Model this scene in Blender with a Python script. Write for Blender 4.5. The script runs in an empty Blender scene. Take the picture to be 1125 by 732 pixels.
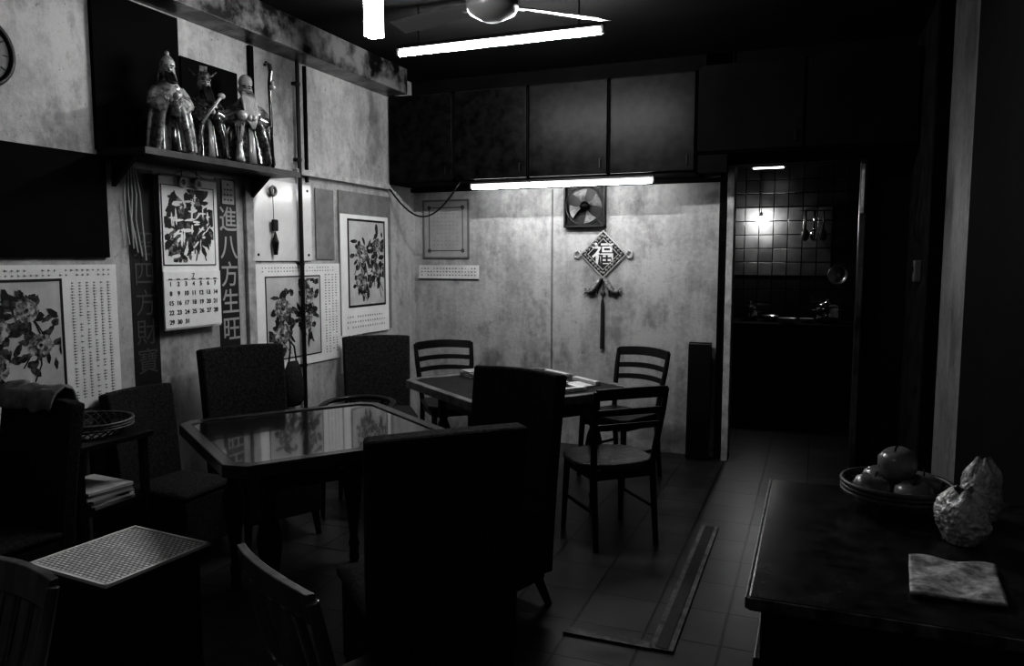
import bpy, bmesh, math, random
from mathutils import Vector, Matrix, Euler, noise as mnoise
rnd = random.Random(7)
S = bpy.context.scene
COL = S.collection
D2R = math.pi/180

# ------------------------------------------------------------------ materials
def mat(name, c=.2, rough=.6, metal=0, var=0, scale=8, stretch=(1,1,1), bump=0, coat=0, det=6, lo=.35, hi=.65, spec=.5):
    m = bpy.data.materials.new(name); m.use_nodes = True
    nt = m.node_tree; p = nt.nodes['Principled BSDF']
    p.inputs['Base Color'].default_value = (c,c,c,1)
    p.inputs['Roughness'].default_value = rough
    p.inputs['Metallic'].default_value = metal
    p.inputs['Coat Weight'].default_value = coat
    p.inputs['Specular IOR Level'].default_value = spec
    if var or bump:
        tc = nt.nodes.new('ShaderNodeTexCoord'); mp = nt.nodes.new('ShaderNodeMapping')
        mp.inputs['Scale'].default_value = stretch
        nz = nt.nodes.new('ShaderNodeTexNoise'); nz.inputs['Scale'].default_value = scale
        nz.inputs['Detail'].default_value = det; nz.inputs['Roughness'].default_value = .65
        nt.links.new(tc.outputs['Object'], mp.inputs['Vector']); nt.links.new(mp.outputs['Vector'], nz.inputs['Vector'])
        if var:
            r = nt.nodes.new('ShaderNodeValToRGB')
            a = c*(1-var); b = c*(1+var)
            r.color_ramp.elements[0].position = lo; r.color_ramp.elements[1].position = hi
            r.color_ramp.elements[0].color = (a,a,a,1); r.color_ramp.elements[1].color = (b,b,b,1)
            nt.links.new(nz.outputs['Fac'], r.inputs['Fac']); nt.links.new(r.outputs['Color'], p.inputs['Base Color'])
        if bump:
            bp = nt.nodes.new('ShaderNodeBump'); bp.inputs['Strength'].default_value = bump; bp.inputs['Distance'].default_value = .01
            nt.links.new(nz.outputs['Fac'], bp.inputs['Height']); nt.links.new(bp.outputs['Normal'], p.inputs['Normal'])
    return m

def emis(name, s):
    m = bpy.data.materials.new(name); m.use_nodes = True
    p = m.node_tree.nodes['Principled BSDF']
    p.inputs['Base Color'].default_value = (.8,.8,.8,1)
    p.inputs['Emission Color'].default_value = (1,1,1,1); p.inputs['Emission Strength'].default_value = s
    return m

def wallmat(name, lo, hi, streak=.30, patch=.48):
    m = bpy.data.materials.new(name); m.use_nodes = True
    nt = m.node_tree; p = nt.nodes['Principled BSDF']; p.inputs['Roughness'].default_value = .55
    tc = nt.nodes.new('ShaderNodeTexCoord')
    def noise(sc, st, det=8):
        mp = nt.nodes.new('ShaderNodeMapping'); mp.inputs['Scale'].default_value = st
        n = nt.nodes.new('ShaderNodeTexNoise'); n.inputs['Scale'].default_value = sc; n.inputs['Detail'].default_value = det
        n.inputs['Roughness'].default_value = .7
        nt.links.new(tc.outputs['Object'], mp.inputs['Vector']); nt.links.new(mp.outputs['Vector'], n.inputs['Vector']); return n
    a = noise(1.8, (1,1,1)); b = noise(8, (1,1,.14)); c = noise(26, (1,1,1))
    mx = nt.nodes.new('ShaderNodeMath'); mx.operation='MULTIPLY_ADD'; mx.inputs[1].default_value = streak
    nt.links.new(b.outputs['Fac'], mx.inputs[0])
    m2 = nt.nodes.new('ShaderNodeMath'); m2.operation='MULTIPLY'; m2.inputs[1].default_value = patch
    nt.links.new(a.outputs['Fac'], m2.inputs[0]); nt.links.new(m2.outputs[0], mx.inputs[2])
    m3 = nt.nodes.new('ShaderNodeMath'); m3.operation='MULTIPLY_ADD'; m3.inputs[1].default_value = 1-streak-patch
    nt.links.new(c.outputs['Fac'], m3.inputs[0]); nt.links.new(mx.outputs[0], m3.inputs[2])
    r = nt.nodes.new('ShaderNodeValToRGB')
    r.color_ramp.elements[0].position=.37; r.color_ramp.elements[0].color=(lo,lo,lo,1)
    r.color_ramp.elements[1].position=.55; r.color_ramp.elements[1].color=(hi,hi,hi,1)
    nt.links.new(m3.outputs[0], r.inputs['Fac'])
    # chipped dark flecks and large grimy patches
    def mul(src, n, p0, p1, c0):
        r2 = nt.nodes.new('ShaderNodeValToRGB')
        r2.color_ramp.elements[0].position=p0; r2.color_ramp.elements[0].color=(c0,c0,c0,1)
        r2.color_ramp.elements[1].position=p1; r2.color_ramp.elements[1].color=(1,1,1,1)
        nt.links.new(n.outputs['Fac'], r2.inputs['Fac'])
        mm = nt.nodes.new('ShaderNodeMix'); mm.data_type='RGBA'; mm.blend_type='MULTIPLY'; mm.inputs[0].default_value=1
        nt.links.new(src, mm.inputs[6]); nt.links.new(r2.outputs['Color'], mm.inputs[7]); return mm.outputs[2]
    o = mul(r.outputs['Color'], noise(34,(1,1,.6),3), .27,.35,.4)
    o = mul(o, noise(3.3,(1.1,1.1,.7),10), .36,.47,.62)
    nt.links.new(o, p.inputs['Base Color'])
    bp = nt.nodes.new('ShaderNodeBump'); bp.inputs['Strength'].default_value=.35; bp.inputs['Distance'].default_value=.01
    nt.links.new(c.outputs['Fac'], bp.inputs['Height']); nt.links.new(bp.outputs['Normal'], p.inputs['Normal'])
    return m

def tilemat(name, c, mortar, size, plane='xy', rough=.4, var=.25):
    m = bpy.data.materials.new(name); m.use_nodes = True
    nt = m.node_tree; p = nt.nodes['Principled BSDF']; p.inputs['Roughness'].default_value = rough
    tc = nt.nodes.new('ShaderNodeTexCoord'); sp = nt.nodes.new('ShaderNodeSeparateXYZ'); cb = nt.nodes.new('ShaderNodeCombineXYZ')
    nt.links.new(tc.outputs['Object'], sp.inputs[0])
    nt.links.new(sp.outputs['X'], cb.inputs['X']); nt.links.new(sp.outputs['Y' if plane=='xy' else 'Z'], cb.inputs['Y'])
    br = nt.nodes.new('ShaderNodeTexBrick'); br.offset = 0; br.inputs['Scale'].default_value = 1
    br.inputs['Brick Width'].default_value = size; br.inputs['Row Height'].default_value = size
    br.inputs['Mortar Size'].default_value = .006; br.inputs['Mortar Smooth'].default_value = .3
    br.inputs['Color1'].default_value = (c*(1-var),)*3+(1,); br.inputs['Color2'].default_value = (c*(1+var),)*3+(1,)
    br.inputs['Mortar'].default_value = (mortar,)*3+(1,)
    nt.links.new(cb.outputs[0], br.inputs['Vector'])
    nz = nt.nodes.new('ShaderNodeTexNoise'); nz.inputs['Scale'].default_value = 6; nz.inputs['Detail'].default_value = 8
    nt.links.new(tc.outputs['Object'], nz.inputs['Vector'])
    mx = nt.nodes.new('ShaderNodeMix'); mx.data_type='RGBA'; mx.blend_type='MULTIPLY'; mx.inputs[0].default_value=.8
    nt.links.new(br.outputs['Color'], mx.inputs[6]); nt.links.new(nz.outputs['Fac'], mx.inputs[7])
    nt.links.new(mx.outputs[2], p.inputs['Base Color'])
    bp = nt.nodes.new('ShaderNodeBump'); bp.inputs['Strength'].default_value=.5; bp.inputs['Distance'].default_value=.004; bp.invert=True
    nt.links.new(br.outputs['Fac'], bp.inputs['Height']); nt.links.new(bp.outputs['Normal'], p.inputs['Normal'])
    return m

def weavemat(name, c1, c2, scale):
    m = bpy.data.materials.new(name); m.use_nodes = True
    nt = m.node_tree; p = nt.nodes['Principled BSDF']; p.inputs['Roughness'].default_value=.7
    tc = nt.nodes.new('ShaderNodeTexCoord'); br = nt.nodes.new('ShaderNodeTexBrick'); br.offset=.5
    br.inputs['Scale'].default_value=scale; br.inputs['Mortar Size'].default_value=.06
    br.inputs['Brick Width'].default_value=.5; br.inputs['Row Height'].default_value=.3
    br.inputs['Color1'].default_value=(c1,c1,c1,1); br.inputs['Color2'].default_value=(c1*.7,c1*.7,c1*.7,1); br.inputs['Mortar'].default_value=(c2,c2,c2,1)
    nt.links.new(tc.outputs['Object'], br.inputs['Vector']); nt.links.new(br.outputs['Color'], p.inputs['Base Color'])
    return m

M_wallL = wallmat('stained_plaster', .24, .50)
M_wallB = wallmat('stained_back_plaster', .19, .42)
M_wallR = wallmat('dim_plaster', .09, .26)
M_seam = wallmat('seam_paint', .08, .2)
M_dark = mat('near_black_paint', .006, .85, var=.4, scale=3, spec=.12)  # near-black with random mottling, shared by walls, trims and plinths
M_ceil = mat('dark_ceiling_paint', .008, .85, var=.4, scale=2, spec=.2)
M_floor = tilemat('floor_tiles', .052, .007, .30, rough=.36)
M_ktile = tilemat('kitchen_shaded_tiles', .05, .006, .15, 'xz', rough=.20)
M_ktile_lit = tilemat('kitchen_lit_tiles', .17, .02, .15, 'xz', rough=.18)  # lit copy of the kitchen tiles, bulb glow put into the colour
M_fabric = mat('dark_upholstery', .028, .9, var=.6, scale=70, bump=.5, spec=.25)
M_wood = mat('dark_varnished_wood', .010, .35, var=.4, scale=6, stretch=(1,1,8), spec=.35)
M_woodm = mat('brown_wood_worn', .15, .35, var=.5, scale=10, stretch=(1,1,.2))
M_gloss = mat('lacquered_tabletop', .012, .10, var=.6, scale=11, bump=.06, spec=1.0, coat=.6)
M_rim = mat('table_rim_varnish', .05, .18, var=.4, scale=12)
M_rimpale = mat('table_rim_light_edge', .10, .3, var=.7, scale=16)  # paler rim colour stands in for light catching the table edge
M_cab = mat('worn_metal_sheet', .006, .34, var=.9, scale=14, bump=.12, spec=.09)
M_frame = mat('painted_frame', .42, .5, var=.3, scale=12)
M_white = mat('white_paper', .80, .6, var=.06, scale=5)
M_paper = mat('aged_paper', .52, .6, var=.15, scale=5)
M_grey = mat('grey_paper', .22, .7, var=.2, scale=8)
M_mid = mat('mid_grey_ink', .07, .7)
M_ink = mat('black_ink', .010, .6)
M_leaf = mat('ink_wash_leaf', .05, .7, var=.95, scale=26, det=3, lo=.42, hi=.60)
M_petal = mat('ink_wash_petal', .30, .7, var=.75, scale=30, det=3, lo=.40, hi=.62)
M_petal2 = mat('ink_wash_petal_dark', .13, .7, var=.9, scale=36, det=3, lo=.40, hi=.62)
M_black = mat('black_plastic', .008, .45)
M_metal = mat('dull_metal', .35, .35, metal=.8)
M_enamel = mat('white_enamel', .6, .3)
M_chrome = mat('chrome', .6, .15, metal=1)
M_ceram1 = mat('pale_glazed_ceramic', .34, .08, var=.4, scale=40, lo=.36, hi=.5, det=1, coat=1)
M_ceram2 = mat('dark_glazed_ceramic', .08, .08, var=.5, scale=50, lo=.45, hi=.6, det=1, coat=1)
M_ceram3 = mat('grey_glazed_ceramic', .16, .08, var=.5, scale=45, lo=.42, hi=.58, det=1, coat=1)
M_skin = mat('ceramic_face', .42, .2, coat=.5)
M_beard = mat('ceramic_beard', .42, .3, var=.4, scale=30, stretch=(1,1,.15))
M_board = mat('dark_altar_board', .005, .8, spec=.1)
M_tube = emis('fluorescent_glow', 130)
M_tube2 = emis('fluorescent_glow_dimmer', 21)
M_tube_fill = emis('fill_tube_glow', 13)  # glow of the added fill tube behind the camera
M_lamp = emis('compact_lamp_glow', 30)
M_bulb = emis('kitchen_bulb_glow', 100)
M_mahj = mat('ivory_tile', .6, .3)
M_weave = weavemat('woven_mat', .90, .20, 22)
M_rattan = mat('rattan', .10, .5, var=.4, scale=30)
M_fruit = mat('fruit_skin', .24, .22, var=.4, scale=10)
M_cloth = mat('pale_cloth', .22, .8, var=.4, scale=12, bump=.5)
M_plastic = mat('clear_wrinkled_plastic', .65, .10, var=.4, scale=26, bump=1.0, coat=1)
M_strip = mat('couplet_paper', .020, .5)
M_gold = mat('couplet_lettering', .40, .45)
M_faint = mat('faint_lettering', .09, .5)
M_side = mat('sideboard_top', .035, .24, var=.7, scale=18, bump=.05)

# ------------------------------------------------------------------ geometry builder
class B:
    def __init__(s): s.bm=bmesh.new(); s.mi=0
    def f(s,vs):
        try:
            fa=s.bm.faces.new(vs); fa.material_index=s.mi
        except ValueError: pass
    def box(s,x,y,z,sx,sy,sz,rz=0,rx=0,ry=0):
        R=Euler((rx,ry,rz)).to_matrix(); c=Vector((x,y,z)); v=[]
        for k in (-.5,.5):
            for (i,j) in ((-.5,-.5),(.5,-.5),(.5,.5),(-.5,.5)):
                v.append(s.bm.verts.new(c+R@Vector((i*sx,j*sy,k*sz))))
        for q in ((3,2,1,0),(4,5,6,7),(0,1,5,4),(1,2,6,5),(2,3,7,6),(3,0,4,7)): s.f([v[i] for i in q])
        return s
    def loft(s,rings,cap=True,closed=False):
        R=[[s.bm.verts.new(p) for p in r] for r in rings]; n=len(R[0])
        m=len(R)
        for a in range(m if closed else m-1):
            A=R[a];Bq=R[(a+1)%m]
            for i in range(n): s.f([A[i],A[(i+1)%n],Bq[(i+1)%n],Bq[i]])
        if cap and not closed: s.f(R[0][::-1]); s.f(R[-1])
        return s
    def tube(s,pts,r,n=8,closed=False,flat=1.0):
        P=[Vector(p) for p in pts]; m=len(P); rr=r if isinstance(r,(list,tuple)) else [r]*m
        rings=[]
        prev=None
        for i in range(m):
            if closed: t=P[(i+1)%m]-P[i-1]
            else: t=P[min(i+1,m-1)]-P[max(i-1,0)]
            t.normalize()
            up=Vector((0,0,1)) if abs(t.z)<.95 else Vector((1,0,0))
            if prev is not None:
                u=prev-t*prev.dot(t)
                if u.length<1e-4: u=t.cross(up)
            else: u=t.cross(up)
            u.normalize(); w=t.cross(u); prev=u
            rings.append([P[i]+(u*math.cos(a)+w*math.sin(a)*flat)*rr[i] for a in [2*math.pi*k/n for k in range(n)]])
        return s.loft(rings,closed=closed)
    def cyl(s,p0,p1,r0,r1=None,n=16): return s.tube([p0,p1],[r0,r0 if r1 is None else r1],n)
    def lathe(s,prof,c=(0,0,0),n=24,sx=1,sy=1,cap=True):
        return s.loft([[Vector(c)+Vector((r*sx*math.cos(a),r*sy*math.sin(a),z)) for a in [2*math.pi*k/n for k in range(n)]] for r,z in prof],cap=cap)
    def ball(s,c,rx,ry=None,rz=None,n=14):
        ry=rx if ry is None else ry; rz=rx if rz is None else rz
        return s.loft([[Vector(c)+Vector((rx*math.sin(t)*math.cos(a),ry*math.sin(t)*math.sin(a),-rz*math.cos(t))) for a in [2*math.pi*k/n for k in range(n)]] for t in [math.pi*(j+.15)/(n/2+.3) for j in range(n//2+1)]])
    def prism(s,pts,z0,z1): return s.loft([[Vector((x,y,z0)) for x,y in pts],[Vector((x,y,z1)) for x,y in pts]])
    def ring(s,po,pi,z0,z1):
        n=len(po); V=[[s.bm.verts.new((x,y,z)) for x,y in P] for P,z in ((po,z0),(po,z1),(pi,z1),(pi,z0))]
        for a in range(4):
            A=V[a];C=V[(a+1)%4]
            for i in range(n): s.f([A[i],A[(i+1)%n],C[(i+1)%n],C[i]])
        return s
    def surf(s,fn,nu,nv):
        V=[[s.bm.verts.new(fn(i/nu,j/nv)) for i in range(nu+1)] for j in range(nv+1)]
        for j in range(nv):
            for i in range(nu): s.f([V[j][i],V[j][i+1],V[j+1][i+1],V[j+1][i]])
        return s
    def flat(s,pts): s.f([s.bm.verts.new(p) for p in pts]); return s
    def obj(s,name,mats,parent=None,bev=0,smooth=False,solid=0,sub=0,recalc=True,label=None,remesh=0):
        if recalc: bmesh.ops.recalc_face_normals(s.bm,faces=s.bm.faces)
        me=bpy.data.meshes.new(name); s.bm.to_mesh(me); s.bm.free()
        if not isinstance(mats,(list,tuple)): mats=[mats]
        for m in mats: me.materials.append(m)
        if smooth:
            for p in me.polygons: p.use_smooth=True
        o=bpy.data.objects.new(name,me); COL.objects.link(o)
        if parent: o.parent=parent
        if solid:
            q=o.modifiers.new('solid','SOLIDIFY'); q.thickness=solid; q.offset=0
        if bev:
            q=o.modifiers.new('bevel','BEVEL'); q.width=bev; q.segments=2; q.limit_method='ANGLE'
        if remesh:
            q=o.modifiers.new('merge','REMESH'); q.mode='VOXEL'; q.voxel_size=remesh; q.use_smooth_shade=True
            q=o.modifiers.new('soften','SMOOTH'); q.iterations=3; q.factor=.5
        if sub:
            q=o.modifiers.new('sub','SUBSURF'); q.levels=sub; q.render_levels=sub
        if label: o['label']=label
        return o

def tag(o,label,cat,group=None):
    o['label']=label; o['category']=cat
    if group: o['group']=group
    return o
def thing(name,label,cat,loc,rz=0,group=None):
    e=bpy.data.objects.new(name,None); e.empty_display_size=.1; COL.objects.link(e)
    e.location=loc; e.rotation_euler=(0,0,rz*D2R)
    return tag(e,label,cat,group)
def clone(root,loc,rz,label=None,scale=None):
    def cp(o,par):
        c=o.copy(); COL.objects.link(c)
        if par: c.parent=par
        for ch in o.children: cp(ch,c)
        return c
    n=cp(root,None); n.location=loc; n.rotation_euler=(0,0,rz*D2R)
    if label: n['label']=label
    if scale: n.scale=scale
    return n
def struct(b,name,m,**k):
    o=b.obj(name,m,**k); o['kind']='structure'; return o
def text(body,size,m,parent,loc,name='lettering',ext=.0006,rot=(math.pi/2,0,0),wx=1,off=0):
    cu=bpy.data.curves.new('t','FONT'); cu.body=body; cu.size=size; cu.align_x='CENTER'; cu.align_y='CENTER'; cu.extrude=ext; cu.offset=off
    t=bpy.data.objects.new('t',cu); COL.objects.link(t)
    bpy.context.view_layer.update()
    me=bpy.data.meshes.new_from_object(t.evaluated_get(bpy.context.evaluated_depsgraph_get()))
    bpy.data.objects.remove(t); me.materials.clear(); me.materials.append(m)
    me.transform(Matrix.Translation(loc)@Euler(rot).to_matrix().to_4x4()@Matrix.Diagonal((wx,1,1,1)))
    o=bpy.data.objects.new(name,me); COL.objects.link(o); o.parent=parent
    return o

# ------------------------------------------------------------------ room shell
H=3.05; XL=-3.3; XR=.63; YB=6.0
struct(B().box(-1.3,3.9,-.05,5.0,10.2,.1),'floor',M_floor)
struct(B().box(-1.3,3.9,H+.05,5.0,10.2,.1),'ceiling',M_ceil)
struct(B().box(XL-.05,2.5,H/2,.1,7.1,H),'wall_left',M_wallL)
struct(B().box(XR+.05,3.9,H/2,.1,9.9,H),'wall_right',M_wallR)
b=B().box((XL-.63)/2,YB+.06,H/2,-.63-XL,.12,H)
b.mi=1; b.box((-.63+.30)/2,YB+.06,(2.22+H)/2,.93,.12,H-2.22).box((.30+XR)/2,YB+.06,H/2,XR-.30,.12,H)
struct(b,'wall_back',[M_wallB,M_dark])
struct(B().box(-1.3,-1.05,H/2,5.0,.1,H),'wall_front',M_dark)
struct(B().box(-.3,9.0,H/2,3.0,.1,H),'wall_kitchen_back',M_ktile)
struct(B().box(-.45,8.945,1.725,1.20,.012,.75),'kitchen_lit_patch',M_ktile_lit)  # paler tile panel paints the bulb's glow on the kitchen wall
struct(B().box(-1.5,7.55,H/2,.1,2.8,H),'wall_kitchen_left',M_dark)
# door jambs
struct(B().box(-.60,YB-.02,1.11,.05,.16,2.22),'trim_1',M_frame,bev=.004)
struct(B().box(-.66,YB-.03,1.11,.05,.05,2.22),'trim_2',M_cab,bev=.004)
struct(B().box(.29,YB-.02,1.11,.04,.16,2.22),'trim_3',mat('jamb_edge',.04,.4,var=.8,scale=6),bev=.004)
struct(B().box(.285,YB-.105,2.02,.022,.012,.34),'jamb_lit_edge',M_frame,bev=.003)  # pale strip paints kitchen light onto the upper jamb edge
struct(B().box(-.15,YB-.02,2.25,.97,.16,.06),'trim_4',M_dark,bev=.004)
struct(B().box(XL+.10,2.3,2.95,.20,6.5,.2),'trim_5',mat('duct_paint',.11,.3,var=.9,scale=5,lo=.42,hi=.58),bev=.006)
struct(B().box(XL+.02,4.93,2.12,.04,1.22,.04),'trim_6',M_frame,bev=.004)
struct(B().box(XL+.012,3.92,2.45,.024,.035,.78),'trim_7',M_cab,bev=.003)
struct(B().box(XL+.012,3.86,1.35,.024,.07,1.35),'trim_8',M_frame,bev=.003)
struct(B().box(XL+.012,4.46,2.45,.016,.02,.78),'trim_9',M_cab)
struct(B().box(XR-.03,2.95,1.5,.06,1.3,3.0),'trim_10',M_dark,bev=.004)  # added dark panel, blackens the near end of the right wall
struct(B().box(XR-.02,5.38,1.5,.04,1.24,3.0),'trim_11',mat('unlit_wall_cover',.02,.6,var=.7,scale=7,spec=.2),bev=.004)  # dark cover paints the unlit far stretch of the right wall
struct(B().box(XR-.035,4.72,1.5,.07,.08,3.0),'trim_12',M_dark,bev=.004)
struct(B().box(-2.02,YB-.005,1.05,.012,.010,2.1),'trim_13',M_seam)
struct(B().box(-1.96,YB-.01,(2.86+H)/2,2.68,.02,H-2.86),'trim_14',M_dark)
struct(B().box(-1.95,YB-.03,2.125,2.7,.06,.03),'trim_15',M_dark)
struct(B().box(-.71,YB-.01,(2.2+H)/2,.2,.02,H-2.2),'trim_18',M_dark)
# floor channel strip
b=B().box(-.51,3.62,.006,.095,1.50,.012); b.mi=1; b.box(-.51,3.62,.013,.05,1.48,.003)
b.mi=0; b.box(-.73,2.89,.006,.36,.05,.012)
struct(b,'trim_16',[mat('floor_strip_edge',.08,.4,var=.8,scale=15),mat('floor_strip_core',.015,.6,var=.5,scale=40,bump=.6)],bev=.003)
struct(B().box(XL+.01,2.42,1.79,.02,.82,.50),'dark_board_1',M_dark)  # flat dark board on the left wall
# pipes
b=B().cyl((XL+.035,4.35,0),(XL+.035,4.35,2.85),.014,n=12)
for z in (.8,1.5,2.2,2.7): b.box(XL+.02,4.35,z,.04,.045,.02)
tag(b.obj('conduit_pipe',M_black,smooth=False),'thin dark vertical conduit pipe clamped to the plaster wall','pipe')

# ------------------------------------------------------------------ wall cabinets
def wall_cabinet(x0,x1,label,z0=2.145,h=.70):
    w=x1-x0
    e=thing('wall_cabinet',label,'cabinet',((x0+x1)/2,5.78,z0),0,'row of high wall cabinets')
    b=B().box(0,0,.01,w-.006,.42,.02).box(0,0,h-.01,w-.006,.42,.02).box(-w/2+.012,0,h/2,.018,.42,h).box(w/2-.012,0,h/2,.018,.42,h).box(0,.2,h/2,w-.01,.02,h)
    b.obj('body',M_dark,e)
    d=B().box(0,-.22,h/2,w-.024,.02,h-.02).obj('door',M_cab if z0<2.2 else M_dark,e,bev=.004)  # doorway cabinets get a darker door, their shadow put into the colour
    B().tube([(w/2-.06,-.23,.05),(w/2-.06,-.25,.055),(w/2-.06,-.25,.115),(w/2-.06,-.23,.12)],.004,6).obj('handle',M_black,d)
    return e
for i,(a,c) in enumerate(((-3.29,-2.70),(-2.70,-2.07),(-2.07,-1.44),(-1.44,-.81))):
    wall_cabinet(a,c,'high wall cabinet with worn dark metal-sheet door')
wall_cabinet(-.81,-.10,'shadowed high wall cabinet above doorway',2.27,.60)
wall_cabinet(-.10,.58,'shadowed high wall cabinet above doorway',2.27,.60)
struct(B().box(-.70,5.62,2.20,.20,.10,.12),'trim_17',M_dark)

# ------------------------------------------------------------------ lights
def tube_fixture(name,label,loc,L,m,rz=0,drop=False):
    e=thing(name,label,'light fixture',loc,rz)
    B().box(0,0,.036,L+.04,.030,.024).obj('housing',M_black,e,bev=.004)
    B().cyl((-L/2,0,0),(L/2,0,0),.017,n=12).obj('tube',m,e,smooth=True)
    for sx in (-1,1): B().box(sx*(L/2+.008),0,.012,.022,.030,.048).obj('end_cap',M_enamel,e,bev=.004)
    if drop:
        for sx in (-.4,.4): B().cyl((sx*L,0,.045),(sx*L,0,H-loc[2]),.004,n=6).obj('hanging_rod',M_black,e)
    return e
tube_fixture('fluorescent_light','long lit fluorescent tube hanging from the dark ceiling',(-1.775,4.22,2.78),1.26,M_tube,drop=True)
tube_fixture('fluorescent_light','lit fluorescent tube mounted under the high wall cabinets',(-1.84,5.60,2.0975),1.42,M_tube2)
tube_fixture('fluorescent_light','added dim fill tube, unseen, hanging near front wall of room',(-1.3,-.30,2.80),1.2,M_tube_fill,drop=True)  # unseen tube added behind the camera to brighten the chair backs
e=thing('pendant_lamp','bright compact fluorescent lamp hanging vertically from ceiling','lamp',(-1.735,2.83,2.45))
b=B()
for k in range(4):
    a=k*math.pi/2+.78; x,y=.021*math.cos(a),.021*math.sin(a)
    b.cyl((x,y,0),(x,y,.27),.020,n=10)
b.obj('bulb',M_lamp,e,smooth=True)
B().lathe([(.042,.27),(.045,.29),(.03,.34),(.022,.38)],n=20).obj('socket',M_enamel,e)
B().cyl((0,0,.38),(0,0,H-2.45),.004,n=6).obj('cord',M_black,e)

# ceiling fan
e=thing('ceiling_fan','pale enamel three-blade ceiling fan at rest','fan',(-1.53,3.60,2.70),0)
M_fan=mat('fan_paint',.22,.35)
B().lathe([(.005,0),(.04,.002),(.075,.02),(.115,.04),(.13,.065),(.13,.10),(.10,.13),(.04,.15),(.03,.17)],n=32).obj('motor_housing',M_fan,e,smooth=True)
B().cyl((0,0,.16),(0,0,.30),.014).obj('downrod',M_fan,e)
B().lathe([(.02,.25),(.06,.30),(.07,.35)],n=20).obj('canopy',M_fan,e,smooth=True)
for k in range(3):
    a=(45+120*k)*D2R
    o=B().surf(lambda u,v:Vector((.12+.53*u,(v-.5)*(.10+.04*u)*(1 if u<.9 else .85),.085+(v-.5)*.03)),10,3).obj('blade',mat('fan_blade_paint',.14,.4),e,solid=.006)
    o.rotation_euler=(0,0,a)
    o=B().box(.13,0,.08,.1,.03,.01).obj('blade_bracket',M_metal,e); o.rotation_euler=(0,0,a)

# exhaust fan on back wall
e=thing('exhaust_fan','square dark wall exhaust fan with metal blades','fan',(-1.735,YB-.001,1.955),0)
b=B().box(0,-.004,0,.34,.008,.34)
for sx in (-1,1): b.box(sx*.163,-.03,0,.014,.06,.34).box(0,-.03,sx*.163,.34,.06,.014)
b.obj('frame',M_black,e,bev=.003)
pts=[(.152*math.cos(a),-.055,.152*math.sin(a)) for a in [2*math.pi*k/32 for k in range(32)]]
b=B().tube(pts,.005,6,closed=True)
for k in range(4):
    a=k*math.pi/2+math.pi/4; b.tube([(.152*math.cos(a),-.055,.152*math.sin(a)),(.215*math.cos(a),-.055,.215*math.sin(a))],.004,6)
b.obj('ring_guard',mat('guard_dark',.03,.4),e)
for k in range(4):
    a=k*math.pi/2+.35
    def fn(u,v,a=a):
        r=.03+.105*u; t=a+(v-.5)*(.45+.45*u); return Vector((r*math.cos(t),-.03-.018*(v-.5)*2,r*math.sin(t)))
    B().surf(fn,6,6).obj('blade',mat('exhaust_blade',.18,.4,var=.5,scale=20),e,solid=.003)
B().tube([(0,-.02,0),(0,-.05,0),(0,-.062,0)],[.038,.036,.015],20).obj('hub',M_cab,e,smooth=True)

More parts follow.
